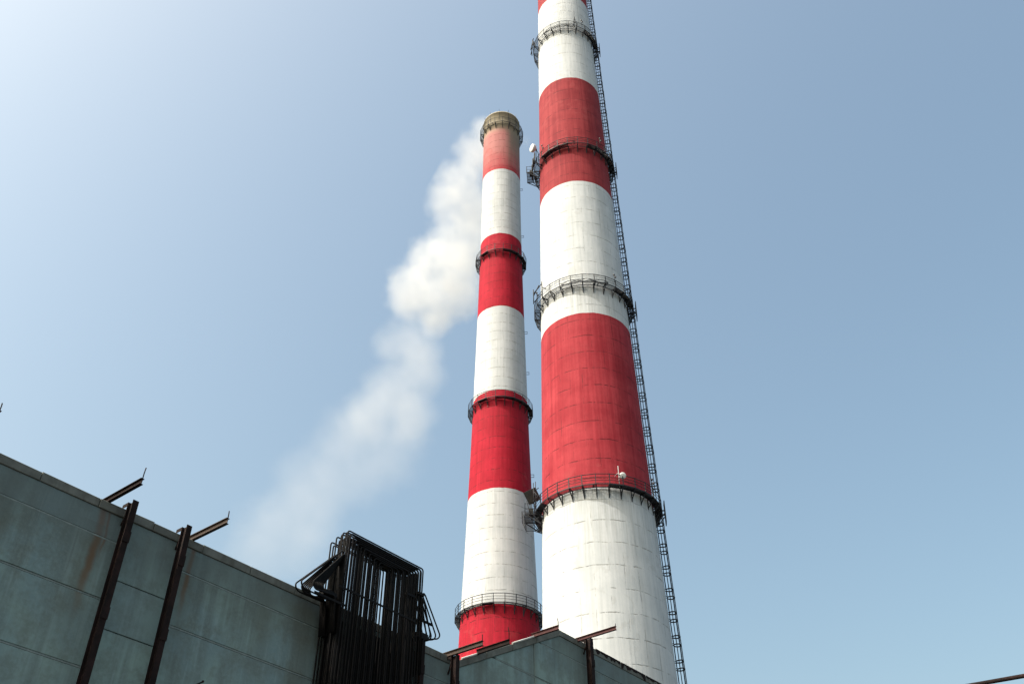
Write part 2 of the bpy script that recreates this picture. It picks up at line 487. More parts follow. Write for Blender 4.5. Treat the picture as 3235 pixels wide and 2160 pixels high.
# rust-eaten flashing on the high coping
for (xa, xb, seed) in ((36.4, 38.5, 1), (38.55, 40.7, 2), (40.75, 43.5, 3), (43.55, 46.5, 4)):
    rr = random.Random(seed)
    top, bot = [], []
    n = 16
    for k in range(n + 1):
        t = xa + (xb - xa) * k / n
        top.append((t, Z_R + 0.03))
        dep = 0.03 + (rr.random() ** 2.2) * 0.25
        bot.append((t, Z_R - dep))
    mb = MB()
    vs_, fs = [], []
    for k in range(n + 1):
        for yy in (-0.045, -0.034):
            vs_ += [(top[k][0], yy, top[k][1]), (bot[k][0], yy, bot[k][1])]
    for k in range(n):
        a, b = k * 4, (k + 1) * 4
        fs += [(a, a + 1, b + 1, b), (a + 2, b + 2, b + 3, a + 3), (a, b, b + 2, a + 2), (a + 1, a + 3, b + 3, b + 1)]
    mb.add(vs_, fs)
    mb.obj('rusty_flashing', M['rust_dark'], bld)
# body of the building behind the wall
mb = MB()
mb.box((10.75, 9.0, 7.6), (45.3, 17.3, 15.2))
mb.box((44.0, 9.0, 9.3), (20.9, 17.3, 18.6))
mb.obj('roof', M['roof'], bld)

prism('wall_core', [(-12.0, 0.1), (54.4, 0.1), (54.4, Z_R - 0.06), (RAMP[1][0], Z_R - 0.06), (RAMP[0][0], Z_L - 0.06), (-12.0, Z_L - 0.06)], 0.306, 0.5, M['conc'], bld, 0)

# steel columns standing off the wall, each tied back by an arm
def column(xs, ztop, wdt=0.17, n0=0.48, dep=0.27):
    mb = MB()
    yc = -(n0 - dep / 2)
    t = 0.022
    mb.box((xs, -n0 + t / 2, ztop / 2), (wdt, t, ztop))
    mb.box((xs, -n0 + dep - t / 2, ztop / 2), (wdt, t, ztop - 0.004))
    mb.box((xs, yc, ztop / 2), (t, dep - 2 * t, ztop - 0.006))
    c = mb.obj('column', M['rust_dark'], bld)
    mb = MB()
    for sx in (-1, 1):
        mb.box((xs + sx * (wdt / 2 - 0.012), -(n0 - dep) / 2 + 0.02, ztop - 0.06), (0.02, n0 - dep + 0.06, 0.11))
    mb.bar((xs, 0.0, ztop - 0.65), (xs, -n0 + dep, ztop - 0.10), 0.05)
    mb.obj('tie_bracket', M['rust_dark'], c)
    for zz in (ztop - 1.15, ztop - 3.4, ztop - 5.6):
        mb = MB()
        mb.box((xs, -n0 - 0.012, zz), (wdt + 0.03, 0.02, 0.34))
        mb.obj('splice_plate', M['rust_dark'], c)
    return c
for xs, zt, wd_ in ((12.17, 15.84, 0.19), (14.04, 15.84, 0.18), (24.42, 15.70, 0.2), (26.32, 15.66, 0.2), (35.45, 19.25, 0.24), (6.0, 15.84, 0.17), (0.0, 15.84, 0.17), (41.6, 18.95, 0.24)):
    if xs not in (41.6,):
        column(xs, zt, wd_)

# I-beams jutting out over the top of the wall, each with a stub of reinforcing rod at its end
def beam(xs, z0, ln, mat, rod_h, rod_lean=0.0, h=0.19, back=0.9, rise=0.0):
    mb = MB()
    y0, y1 = back, -ln
    def bx(dz, wdt, hh):
        mb.bar((xs, y0, z0 + dz), (xs, y1, z0 + dz + rise), wdt, hh, (0, 0, 1))
    bx(0.009, 0.11, 0.018)
    bx(h - 0.009, 0.11, 0.018)
    bx(h / 2, 0.014, h - 0.037)
    b = mb.obj('beam', mat, bld)
    mb = MB()
    zt = z0 + rise + h
    mb.tube([(xs + 0.01, -ln + 0.03, zt - 0.12), (xs + 0.01, -ln + 0.025, zt + rod_h * 0.5), (xs + rod_lean, -ln + 0.02, zt + rod_h)], 0.016, 6)
    mb.obj('rod', M['rust_dark'], b)
beam(7.38, 15.70, 1.55, M['rust_dark'], 0.22)
beam(11.62, 15.72, 1.55, M['rust_dark'], 0.36, 0.02)
beam(14.55, 15.72, 1.62, M['rust_brown'], 0.24, 0.0)
beam(26.25, 15.66, 1.75, M['rust_brown'], 0.24, 0.0)
beam(27.95, 16.28, 1.66, M['rust_dark'], 0.48, -0.06, 0.19, 0.0)
beam(31.75, 18.22, 1.30, M['rust_red'], 0.30, -0.04, 0.19, 0.15)
beam(35.0, 19.06, 2.12, M['rust_red'], 0.13, 0.0, 0.17)
# short pipe stub with a knob on the wall
mb = MB()
mb.tube([(15.60, 0.02, 11.55), (15.60, -0.42, 11.57)], 0.022, 8)
mb.lathe([(0.001, -0.04), (0.035, -0.02), (0.035, 0.02), (0.001, 0.04)], 10, Matrix.Translation((15.60, -0.44, 11.58)), False)
mb.obj('pipe_stub', M['rust_dark'], bld)

# ------------------------------------------------------------------ stack of boiler tube platens against the wall
stk = empty('boiler_tube_stack', WN * -24.0, math.pi / 2 - A_W)
tag(stk, 'tall black stack of bent boiler tubes leaning against the concrete wall', 'pipe stack')
def arc(c, r, a0, a1, n=7):
    return [(c[0] + r * math.cos(a0 + (a1 - a0) * k / n), c[1] + r * math.sin(a0 + (a1 - a0) * k / n)) for k in range(n + 1)]
def round_poly(pts, rad, n=5):
    out = [Vector(pts[0])]
    for i in range(1, len(pts) - 1):
        p, a, b = Vector(pts[i]), Vector(pts[i - 1]), Vector(pts[i + 1])
        u, v = (a - p), (b - p)
        r = min(rad, u.length * 0.49, v.length * 0.49)
        A, B = p + u.normalized() * r, p + v.normalized() * r
        for k in range(n + 1):
            t = k / n
            out.append(A.lerp(p, t).lerp(p.lerp(B, t), t))
    out.append(Vector(pts[-1]))
    return out
SL, SR, ZT = 19.78, 23.62, 17.93
TR = 0.027
tube_meshes = []
NT = 14
for i in range(NT):
    a, b = SL + i * 0.133, SR - i * 0.133
    z = ZT - (i * 0.072 if i < 6 else 0.40 + (i - 6) * 0.034)
    mb = MB()
    mb.tube(round_poly([(a, 0, 0.02), (a, 0, z), (b, 0, z), (b, 0, 0.02)], 0.11), TR, 8)
    tube_meshes.append(mb.mesh('tube', M['tube']))
platens = [(1.02, 0.0, 0.0, 14), (0.90, 0.012, -0.01, 14), (0.78, -0.015, 0.0, 14), (0.67, 0.03, -0.02, 4), (0.46, 0.0, -0.06, 3), (0.14, 0.04, -0.14, 2)]
rt2 = random.Random(4)
for n0, ds, dz, cnt in platens:
    for i, me in enumerate(tube_meshes[:cnt]):
        if cnt == 14 and n0 < 1.0 and rt2.random() < 0.2:
            continue
        inst('tube', me, stk, (ds + rt2.uniform(-.012, .012), -n0 + (0.028 if i % 2 else -0.028) * (i > 5), dz))
# bent hairpins fanning out at both sides
hp = [(0.95, 0.0, 0.0), (0.60, 0.06, 0.05)] + [(1.06 - 0.03 * j, 0.40 + 0.085 * j, 0.16 + 0.045 * j) for j in range(8)] + [(0.62 - 0.05 * j, 0.30 + 0.11 * j, 0.10 + 0.05 * j) for j in range(6)]
for n0, k, m in hp:
    mb = MB()
    x1 = 18.10 + k
    z1 = 15.42 + m * 0.5
    mb.tube(round_poly([(19.74, -n0, 14.2), (19.74, -n0, 17.10 - m), (19.66, -n0, 17.10 - m), (x1, -n0, z1), (x1 + 0.14, -n0, z1 - 0.19), (19.50, -n0, z1 - 0.20 + 0.5 * m), (19.62, -n0, 14.2)], 0.12), TR, 8)
    mb.obj('hairpin_tube', M['tube'], stk)
for j, (n0, k) in enumerate(((1.06, 0.0), (0.96, 0.11), (0.86, 0.24), (0.74, 0.33), (0.62, 0.42), (0.50, 0.50), (1.0, 0.45), (0.9, 0.55))):
    mb = MB()
    x1 = 24.66 - k
    mb.tube(round_poly([(23.66, -n0, 14.0), (23.66, -n0, 17.0 - 0.4 * k), (23.76, -n0, 16.95 - 0.4 * k), (x1, -n0, 15.70 - k * 0.25), (x1 - 0.12, -n0, 15.54 - k * 0.3), (23.78, -n0, 15.28 - k * 0.2), (23.72, -n0, 14.0)], 0.12), TR, 8)
    mb.obj('hairpin_tube', M['tube'], stk)
# tie bars and clamps
for z, x0, x1, n0 in ((15.78, 19.6, 23.3, 1.075), (15.2, 18.6, 20.0, 1.09), (12.2, 19.6, 23.8, 1.075)):
    mb = MB()
    mb.bar((x0, -n0, z), (x1, -n0, z), 0.02, 0.07)
    mb.obj('tie_bar', M['tube'], stk)
for x, z, n0, s in ((23.55, 16.92, 0.9, (0.30, 0.36, 0.10)), (23.05, 16.70, 0.9, (0.45, 0.3, 0.08)), (23.80, 15.42, 0.85, (0.50, 0.4, 0.22)), (24.10, 16.05, 0.9, (0.55, 0.05, 0.08)), (19.35, 15.42, 0.85, (0.5, 0.4, 0.14))):
    mb = MB()
    mb.box((x, -n0, z), s)
    mb.obj('clamp', M['tube'], stk)
# black strips added behind the platens, standing in for shade between the tubes
for k in range(9):
    mb = MB()
    xa = 19.85 + k * 0.43
    mb.box((xa + 0.2, -0.36, 7.55), (0.33, 0.03, 15.0))
    mb.obj('shade_strip', M['tube'], stk)

# ------------------------------------------------------------------ chimneys
def interp(tab, z):
    if z <= tab[0][0]:
        (a, ra), (b, rb) = tab[0], tab[1]
        return ra + (rb - ra) * (z - a) / (b - a)
    for (a, ra), (b, rb) in zip(tab, tab[1:]):
        if z <= b:
            return ra + (rb - ra) * (z - a) / (b - a)
    (a, ra), (b, rb) = tab[-2], tab[-1]
    return ra + (rb - ra) * (z - a) / (b - a)

def smooth_tab(tab, H, step=4.0, win=9.0):
    out = []
    z = 0.0
    while z <= H + 0.01:
        s = [interp(tab, z + d) for d in (-win, -win / 2, 0, win / 2, win)]
        out.append((z, sum(s) / 5))
        z += step
    return out

def polar(rad, phi, z):
    """phi: degrees to the right of the side that faces the camera"""
    return Vector((rad * math.sin(R(phi)), -rad * math.cos(R(phi)), z))

def shaft(parent, tab, H, lift, mat, crown=None):
    rr = random.Random(int(H))
    prof = []
    z = 0.0
    k = 0
    while z < H - 0.2:
        z2 = min(z + lift, H)
        prof.append((interp(tab, z), z))
        z = z2
    rt_ = interp(tab, H)
    if crown:
        prof = [p for p in prof if p[1] < crown[0]]
        prof += [(rt_ + 0.02, crown[0]), (rt_ + crown[1], crown[0] + 0.5), (rt_ + crown[1], H - 0.35), (rt_ + crown[1] + 0.08, H - 0.3), (rt_ + crown[1] + 0.08, H)]
    prof += [(rt_ - 0.35, H), (rt_ - 0.40, H - 6), (0.01, H - 6)]
    mb = MB()
    mb.lathe(prof, 144, None, False)
    o = mb.obj('shaft', mat, parent)
    return o

def gallery(parent, tab, z, seed, over=0.80, rails=(0.38, 0.74, 1.10), solid=()):
    rr = random.Random(seed)
    rad = interp(tab, z)
    n = int(round(2 * math.pi * (rad + over) / 1.42))
    st = 360.0 / n
    off = rr.uniform(0, st)
    ph = [off + k * st for k in range(n)]
    ri, ro = rad + 0.13, rad + over
    # deck: bar grating on two polygon ring beams
    mb = MB()
    for k in range(n):
        a, b = ph[k], ph[k] + st
        for rr_, h in ((ri, 0.08), (ro, 0.10)):
            mb.bar(polar(rr_, a, z - h / 2), polar(rr_, b, z - h / 2), 0.055, h)
        m = 11
        for q in range(m):
            t = (q + 0.5) / m
            pi_ = polar(ri, a, z).lerp(polar(ri, b, z), t)
            po_ = polar(ro, a, z).lerp(polar(ro, b, z), t)
            dense = (((a + 180) % 360) - 180)
            full = any(s0 < dense < s1 for s0, s1 in solid) or rr.random() < 0.02
            mb.bar(pi_ + Vector((0, 0, 0.01)), po_ + Vector((0, 0, 0.01)), 0.105 if full else 0.045, 0.03)
    deck = mb.obj('gallery_deck', M['steel_blue'], parent)
    # rails
    for h in rails:
        mb = MB()
        mb.tube([polar(ro, a, z + h) for a in ph], 0.042 if h > 1 else 0.027, 6, True)
        mb.obj('rail', M['steel_blue'], deck)
    # posts and brackets share one mesh each
    mb = MB()
    mb.bar((0, -ro, z - 0.12), (0, -ro, z + 1.13), 0.078, 0.078)
    post = mb.mesh('post', M['steel_blue'])
    mb = MB()
    mb.bar((0, -rad + 0.05, z - 0.07), (0, -ro - 0.04, z - 0.07), 0.07, 0.10)
    mb.bar((0, -ro, z - 0.10), (0, -rad - 0.05, z - 1.05), 0.085, 0.085)
    mb.bar((0, -rad - 0.045, z - 0.02), (0, -rad - 0.055, z - 1.22), 0.11, 0.07)
    mb.bar((0, -rad - 0.05, z - 0.52), (0, -rad - over * 0.5, z - 0.56), 0.04, 0.04)
    brk = mb.mesh('bracket', M['steel_blue'])
    for a in ph:
        inst('post', post, deck, None, (0, 0, R(a)))
        inst('bracket', brk, deck, None, (0, 0, R(a)))
    return deck, ro

TL = smooth_tab([(0, 6.9), (50, 4.93), (69, 4.33), (82, 4.03), (100, 3.70), (119, 3.40), (150, 3.34)], 150)
TR_ = [(0, 7.05), (60, 5.74), (100, 5.02), (150, 4.20), (182, 3.75)]
M['paint_l'] = chimney_mat('striped_chimney_paint_crimson', 51.35, 16.443, True, 1.77, (0.44, 0.016, 0.036), (0.32, 0.010, 0.023),
                           (0.60, 0.615, 0.625), (0.47, 0.495, 0.51), (143.5, 146.4), (129.0, 142.0, (0.43, 0.185, 0.175)), None, (51.0, 82.4, 112.6))
M['paint_r'] = chimney_mat('striped_chimney_paint_faded_red', 52.17, 23.927, False, 2.42, (0.41, 0.046, 0.058), (0.275, 0.020, 0.030),
                           (0.62, 0.635, 0.645), (0.49, 0.515, 0.53), None, None, (90.0, (0.31, 0.046, 0.050), (0.20, 0.022, 0.028)), (51.9, 80.3, 107.0, 137.0))
chL = empty('striped_chimney', (-1.747, 113.816, 0), R(0.879))
tag(chL, 'slim crimson and white striped chimney with smoke at its sooty top', 'chimney')
shaft(chL, TL, 150.0, 1.77, M['paint_l'], (146.7, 0.02))
chR = empty('striped_chimney', (8.995, 89.549, 0), R(-5.736))
tag(chR, 'broad faded red and white striped chimney with a caged ladder up its side', 'chimney')
shaft(chR, TR_, 182.0, 2.42, M['paint_r'])
gl = []
for k, z in enumerate((51.28, 82.66, 112.84, 146.40)):
    gl.append(gallery(chL, TL, z, 11 + k, 0.70, solid=((-10, 90), (-60, -35)) if k in (1, 2) else ((-35, -20),)))
gr = []
for k, z in enumerate((52.16, 80.58, 107.32, 137.28, 166.5)):
    gr.append(gallery(chR, TR_, z, 31 + k, 0.82, solid=((5, 110), (-130, -60)) if k == 0 else (((-50, -15), (20, 90)) if k == 2 else ((30, 80),))))
# lightning rods round the smoking rim
mb = MB()
rt_ = interp(TL, 150) + 0.06
mb.bar((0, -rt_, 147.6), (0, -rt_, 150.75), 0.05, 0.05)
rod = mb.mesh('lightning_rod', M['steel_blue'])
for k in range(12):
    inst('lightning_rod', rod, chL, None, (0, 0, R(k * 30 - 8)))
mb = MB()
mb.tube([polar(rt_ + 0.05, k * 10, 149.75) for k in range(36)], 0.03, 6, True)
mb.obj('rim_band', M['steel_blue'], chL)
# small stand-off brackets up the slim chimney
mb = MB()
for dz in (0, 0.42):
    mb.bar((-0.1, 0, dz), (0.42, 0, dz), 0.05, 0.05)
mb.bar((0.4, 0, -0.05), (0.4, 0, 0.47), 0.05, 0.05)
so = mb.mesh('standoff_bracket', M['steel_blue'])
for z in (72, 90, 98, 119.5, 131.5):
    rad = interp(TL, z)
    p = polar(rad, 88, z)
    inst('standoff_bracket', so, chL, p, (0, 0, R(-2)))

# caged ladder on the broad chimney, in sections as tall as one casting lift
PER = 2.42
def ladder_meshes():
    mb = MB()
    for s in (-1, 1):
        mb.bar((0.13, s * 0.21, 0), (0.13, s * 0.21, PER), 0.12, 0.08)
    for k in range(7):
        mb.bar((0.13, -0.21, 0.17 + k * PER / 7), (0.13, 0.21, 0.17 + k * PER / 7), 0.02, 0.02)
    for z in (0.35, PER - 0.35):
        for s in (-1, 1):
            mb.bar((-0.06, s * 0.21, z), (0.13, s * 0.21, z), 0.06, 0.06)
    lad = mb.mesh('ladder_section', M['steel_blue'])
    mb = MB()
    pts = [(0.13, -0.21, 0)] + [(0.48 + 0.36 * math.cos(t), 0.36 * math.sin(t), 0) for t in (R(-140 + 280 * k / 14) for k in range(15))] + [(0.13, 0.21, 0)]
    mb.tube(pts, 0.06, 6)
    hoop = mb.mesh('cage_hoop', M['steel_blue'])
    mb = MB()
    mb.bar((0, 0, -0.02), (0, 0, PER + 0.02), 0.085, 0.04)
    strap = mb.mesh('cage_strap', M['steel_blue'])
    return lad, hoop, strap
lad, hoop, strap = ladder_meshes()
PHI_L = 88.0
rr = random.Random(5)
nsec = 0
z = 14.0
while z < 158:
    r0, r1 = interp(TR_, z), interp(TR_, z + PER)
    tilt = math.atan2(r1 - r0, PER) + rr.uniform(-.008, .008)
    p = polar(r0 - 0.02, PHI_L, z)
    o = inst('ladder_section', lad, chR, p, (0, tilt, R(PHI_L - 90)))
    for hz in (0.36, PER - 0.42):
        inst('cage_hoop', hoop, o, (rr.uniform(-.02, .02), 0, hz + rr.uniform(-.03, .03)), (0, rr.uniform(-.05, .05), 0))
    for a in (-100, -50, 0, 50, 100):
        inst('cage_strap', strap, o, (0.48 + 0.35 * math.cos(R(a)), 0.35 * math.sin(R(a)), 0), (0, 0, R(a + 90)))
    z += PER
    nsec += 1

for k, (dk, ro_) in enumerate(gr):
    zd = (52.16, 80.58, 107.32, 137.28, 166.5)[k]
    rad_ = interp(TR_, zd)
    mb = MB()
    for yy in (-0.45, 0.45):
        mb.bar((0.1, yy, 0.02), (1.15, yy, 0.02), 0.09, 0.12)
        mb.bar((1.12, yy, -1.3), (1.12, yy, 1.2), 0.09, 0.09)
        mb.bar((0.05, yy, -1.5), (1.12, yy, -0.2), 0.08, 0.08)
    for zz in (-1.25, -0.6, 0.05, 1.15):
        mb.bar((1.12, -0.45, zz), (1.12, 0.45, zz), 0.09, 0.09)
    mb.bar((0.3, 0.30, -0.06), (1.1, 0.30, -0.06), 0.34, 0.03)
    mb.obj('hatch_frame', M['steel_blue'], dk, polar(rad_, 90, zd), (0, 0, 0))

# ------------------------------------------------------------------ things fixed to the galleries of the broad chimney
rzR = R(-5.736)
def on_right(rad, phi, z):
    p = polar(rad, phi, z)
    return Matrix.Rotation(rzR, 4, 'Z') @ p + Vector((8.995, 89.549, 0))

def obstruction_light(phi, ro, zdeck, label, h=0.75):
    base = on_right(ro, phi, zdeck + 1.1)
    t = empty('obstruction_light', base)
    mb = MB()
    mb.tube([(0, 0, -0.4), (0, 0, h)], 0.03, 6)
    mb.bar((-0.02, 0, h * 0.45), (0.16, 0, h * 0.45), 0.04, 0.04)
    mb.obj('pole', M['steel_blue'], t)
    for x_, zz in ((0.0, h + 0.08), (0.14, h * 0.45 + 0.12)):
        mb = MB()
        mb.lathe([(0.05, -0.13), (0.10, -0.09), (0.12, 0.02), (0.09, 0.10), (0.02, 0.14)], 12)
        mb.obj('lamp', M['lamp'], t, (x_, 0, zz))
    tag(t, label, 'warning light', 'aircraft warning lights on the chimney galleries')
ro0, ro1, ro2, ro3 = gr[0][1], gr[1][1], gr[2][1], gr[3][1]
obstruction_light(40, ro1, 80.58, 'dark warning lamps on the white band gallery rail, on the caged ladder side')
obstruction_light(-66, ro1, 80.58, 'dark warning lamps beside the bent antenna frame on the lower white band gallery')
obstruction_light(-48, ro2, 107.32, 'dark warning lamps beside the white drum dish on the red band gallery', 1.0)
obstruction_light(43, ro2, 107.32, 'dark warning lamps on the red band gallery nearer the caged ladder', 1.0)
obstruction_light(33, ro3, 137.28, 'dark warning lamps beside the small lattice mast on the highest gallery', 0.9)
obstruction_light(-76, ro3, 137.28, 'dark warning lamps above the bar frame on the highest gallery', 0.9)
obstruction_light(60, ro0, 52.16, 'dark warning lamp pole on the lowest gallery near the caged ladder', 0.9)

def dish(name, pos, aim, dia, depth, label, post):
    t = empty(name, pos)
    d = Vector(aim).normalized()
    m = d.to_track_quat('Z', 'Y').to_matrix().to_4x4()
    mb = MB()
    r = dia / 2
    mb.lathe([(r * 0.25, -depth), (r * 0.72, -depth * 0.85), (r * 0.98, -depth * 0.55), (r, 0.0), (r * 0.97, 0.03), (r * 0.6, 0.06), (0.01, 0.075)], 32, m, True)
    mb.obj('drum', M['dish'], t)
    mb = MB()
    mb.lathe([(0.12, -depth - 0.18), (0.14, -depth + 0.02)], 12, m)
    for a, b in post:
        mb.tube([Vector(a), Vector(b)], 0.05 if dia > 0.9 else 0.036, 8)
    mb.obj('mount', M['galv'] if dia < 0.9 else M['steel_blue'], t)
    tag(t, label, 'dish antenna')
pa = Vector((2.95, 86.45, 109.35))
qa = on_right(ro2, -58, 107.4)
dish('drum_dish', pa, (-0.80, -0.42, -0.08), 1.2, 0.62, 'white drum dish antenna sticking out from the red band gallery',
     [((0.62, 0.34, 0.0), tuple(on_right(ro2, -58, 108.9) - pa)), (tuple(on_right(ro2, -58, 108.9) - pa), tuple(on_right(ro2, -58, 107.3) - pa)), ((0.62, 0.34, 0.0), tuple(on_right(ro2, -66, 107.6) - pa))])
pb = Vector((11.14, 83.18, 53.22))
dish('small_round_dish', pb, (0.10, -0.90, -0.42), 0.70, 0.14, 'small white round dish antenna with a pale pole on the lowest gallery',
     [((-0.36, 0.3, -1.2), (-0.36, 0.3, 1.35)), ((-0.36, 0.3, 0.0), (0.0, 0.3, 0.0)), ((-0.36, 0.3, 0.55), (-0.75, 0.5, 0.25))])

# big dark panel and service basket at the left side of the lowest gallery
t = empty('tilted_panel', (2.05, 88.2, 53.9))
mb = MB()
mm = Matrix.Rotation(R(-28), 4, 'Y') @ Matrix.Rotation(R(20), 4, 'X')
mb.box((0, 0, 0), (1.35, 0.10, 1.35), mm)
mb.obj('face', M['panel'], t)
mb = MB()
for s in (-0.67, 0.67):
    mb.bar(mm @ Vector((s, 0.02, -0.7)), mm @ Vector((s, 0.02, 0.7)), 0.07)
    mb.bar(mm @ Vector((-0.7, 0.02, s)), mm @ Vector((0.7, 0.02, s)), 0.07)
mb.obj('frame', M['steel_blue'], t)
mb = MB()
g0 = on_right(ro0, -72, 52.2) - Vector((2.05, 88.2, 53.9))
g1 = on_right(ro0, -72, 53.9) - Vector((2.05, 88.2, 53.9))
mb.tube([(0, 0.05, 0), g1], 0.05, 6)
mb.tube([(0.1, 0.05, -0.5), g0], 0.05, 6)
mb.tube([g0 - Vector((0, 0, 0.3)), g0 + Vector((0, 0, 3.4))], 0.045, 6)
mb.tube([(-0.6, 0.0, -0.6), (-0.1, 0.5, -2.6)], 0.04, 6)
mb.obj('arm', M['steel_blue'], t)
tag(t, 'dark square panel tilted on an arm at the edge of the lowest gallery', 'panel')

t = empty('service_basket', on_right(ro0 + 0.45, -86, 51.25))
t.rotation_euler = (0, 0, rzR + R(-86))
mb = MB()
# local: -y outward from the shaft, x along the tangent
for zz, e in ((0.0, 0.45), (1.0, 0.85)):
    mb.tube([(-1.2, -e, zz), (1.2, -e, zz), (1.2, 0.45, zz), (-1.2, 0.45, zz)], 0.035, 6, True)
mb.tube([(-1.2, -0.85, 1.0), (-1.2, -0.45, 0.0)], 0.035, 6)
mb.tube([(1.2, -0.85, 1.0), (1.2, -0.45, 0.0)], 0.035, 6)
for a, b in (((-1.2, 0.45, 1.0), (-1.0, 1.3, 1.3)), ((1.2, 0.45, 1.0), (1.0, 1.3, 1.3)), ((-1.2, 0.45, 0.0), (-1.1, 1.35, -0.4)), ((1.2, 0.45, 0.0), (1.1, 1.35, -0.4)), ((-1.2, 0.45, 0.0), (-1.1, 1.35, 0.6)), ((1.2, 0.45, 0.0), (1.1, 1.35, 0.6))):
    mb.tube([a, b], 0.045, 6)
mb.obj('frame', M['steel_blue'], t)
for k in range(11):
    mb = MB()
    x_ = -1.1 + k * 0.22
    mb.tube([(x_, -0.85, 1.0), (x_, -0.45, 0.0), (x_, 0.45, 0.0)], 0.018, 5)
    mb.obj('bar', M['steel_blue'], t)
tag(t, 'small barred steel basket hung under the edge of the lowest gallery', 'basket')

def side_platform(ro, phi, zd, label):
    t = empty('side_platform', on_right(ro, phi, zd))
    t.rotation_euler = (0, 0, rzR + R(phi))
    for k in range(8):
        mb = MB()
        mb.box((0, -0.10 - 0.125 * k, -0.08), (1.9, 0.085, 0.04))
        mb.obj('deck_slat', M['steel_blue'], t)
    for sx in (-0.95, 0.95):
        mb = MB()
        mb.bar((sx, 0.55, -0.14), (sx, -1.05, -0.14), 0.09, 0.12)
        mb.bar((sx, 0.62, -1.3), (sx, -0.95, -0.18), 0.09, 0.09)
        mb.bar((sx, 0.62, -1.3), (sx, -0.2, -0.16), 0.07, 0.07)
        mb.obj('knee_brace', M['steel_blue'], t)
        mb = MB()
        mb.bar((sx, -1.0, -0.14), (sx, -1.0, 1.15), 0.075)
        mb.obj('post', M['steel_blue'], t)
    for zz in (0.5, 1.1):
        mb = MB()
        mb.tube([(-0.95, 0.0, zz), (-0.95, -1.0, zz), (0.95, -1.0, zz), (0.95, 0.0, zz)], 0.04, 6)
        mb.obj('rail', M['steel_blue'], t)
    mb = MB()
    mb.box((0.3, -0.35, 0.35), (0.6, 0.5, 0.8))
    mb.obj('cabinet', M['panel'], t)
    tag(t, label, 'platform')
side_platform(ro0, -84, 52.10, 'small dark platform with a cabinet added outside the lowest gallery')
side_platform(ro2, -88, 107.26, 'small dark platform with a cabinet added outside the gallery that carries the drum dish')
# bent pole frames, box and lattice mast
def frame_thing(name, ro, phi, zd, segs, label, cat, r=0.045):
    t = empty(name, on_right(ro, phi, zd))
    t.rotation_euler = (0, 0, rzR + R(phi))
    for nm, ss in segs:
        mb = MB()
        for s in ss:
            mb.tube(s, r, 6)
        mb.obj(nm, M['steel_blue'], t)
    tag(t, label, cat)
frame_thing('antenna_frame', ro1, -60, 80.58, [
    ('mast', [[(-0.9, -0.3, 0.2), (-0.9, -0.3, 2.6)], [(0.9, 0.0, 0.0), (0.9, 0.0, 2.5)]]),
    ('cross_arm', [[(-0.9, -0.3, 1.9), (0.9, 0, 2.2)], [(-0.9, -0.3, 1.5), (0.3, -0.1, 2.4)], [(0.9, 0, 1.6), (1.5, 0.2, 0.9)], [(-0.9, -0.3, 0.4), (0.9, 0, 0.5)]])],
    'bent steel antenna frame on the gallery in the white band', 'antenna frame', 0.065)
frame_thing('antenna_frame', ro2, -78, 107.32, [
    ('mast', [[(-0.8, -0.2, -0.3), (-0.8, -0.2, 2.2)], [(0.5, -0.25, -0.4), (0.5, -0.25, 2.0)], [(1.4, -0.1, -0.2), (1.4, -0.1, 2.3)]]),
    ('cross_arm', [[(-0.9, -0.2, 1.6), (1.5, -0.1, 1.7)], [(-0.9, -0.2, 0.3), (1.5, -0.1, 1.2)], [(0.5, -0.25, 0.4), (1.6, -0.1, 1.9)], [(-0.8, -0.2, 0.2), (-0.8, 0.5, -0.9)]])],
    'cluttered steel antenna frame below the white drum dish', 'antenna frame', 0.085)
frame_thing('antenna_frame', ro3, -80, 137.28, [
    ('mast', [[(-0.7, -0.2, -0.2), (-0.7, -0.2, 2.0)], [(0.8, -0.2, -0.2), (0.8, -0.2, 2.0)]]),
    ('cross_arm', [[(-1.0, -0.35, 1.8), (1.2, -0.1, 1.8)], [(-1.0, -0.35, 0.5), (1.2, -0.1, 0.5)]])],
    'bar frame fixed outside the rail of the highest gallery', 'antenna frame', 0.065)
frame_thing('lattice_mast', ro3, 20, 137.28, [
    ('leg', [[(-0.25, 0, 0), (0, 0, 2.6), (0, 0, 4.2)]]), ('leg', [[(0.25, 0, 0), (0, 0, 2.6)]]), ('leg', [[(0, 0.3, 0), (0, 0, 2.6)]]),
    ('brace', [[(-0.18, 0, 0.8), (0.18, 0, 0.8)], [(-0.1, 0, 1.6), (0.1, 0, 1.6)], [(-0.18, 0, 0.8), (0.1, 0, 1.6)]])],
    'small lattice mast with a spike standing on the highest gallery', 'mast', 0.035)
frame_thing('whip_antenna', ro0, -70, 52.16, [
    ('pole', [[(0, -0.3, 0.2), (0, -0.3, 3.1)]]),
    ('clamp_arm', [[(0, -0.3, 2.1), (0.9, 0.0, 2.0)], [(0, -0.3, 2.1), (0.7, 0.0, 1.1)], [(0, -0.3, 0.9), (0.9, 0.0, 1.1)]])],
    'dark whip antenna braced to the rail beside the tilted panel', 'antenna')
t = empty('radio_box', on_right(ro2 + 0.35, -97, 107.9))
t.rotation_euler = (0, 0, rzR + R(-97))
mb = MB()
for a, b in (((-0.45, 0, 0), (0.45, 0, 0)), ((-0.45, 0, 0.95), (0.45, 0, 0.95)), ((-0.45, 0, 0), (-0.45, 0, 0.95)), ((0.45, 0, 0), (0.45, 0, 0.95))):
    mb.bar(a, b, 0.13)
for x_ in (-0.35, 0.35):
    mb.bar((x_, 0, 0.5), (x_, 0.45, 0.5), 0.06)
mb.obj('frame', M['steel_blue'], t)
mb = MB()
mb.box((0, 0.08, 0.48), (0.5, 0.12, 0.55))
mb.obj('box', M['galv'], t)
tag(t, 'small framed radio box at the rail below the white drum dish', 'radio box')
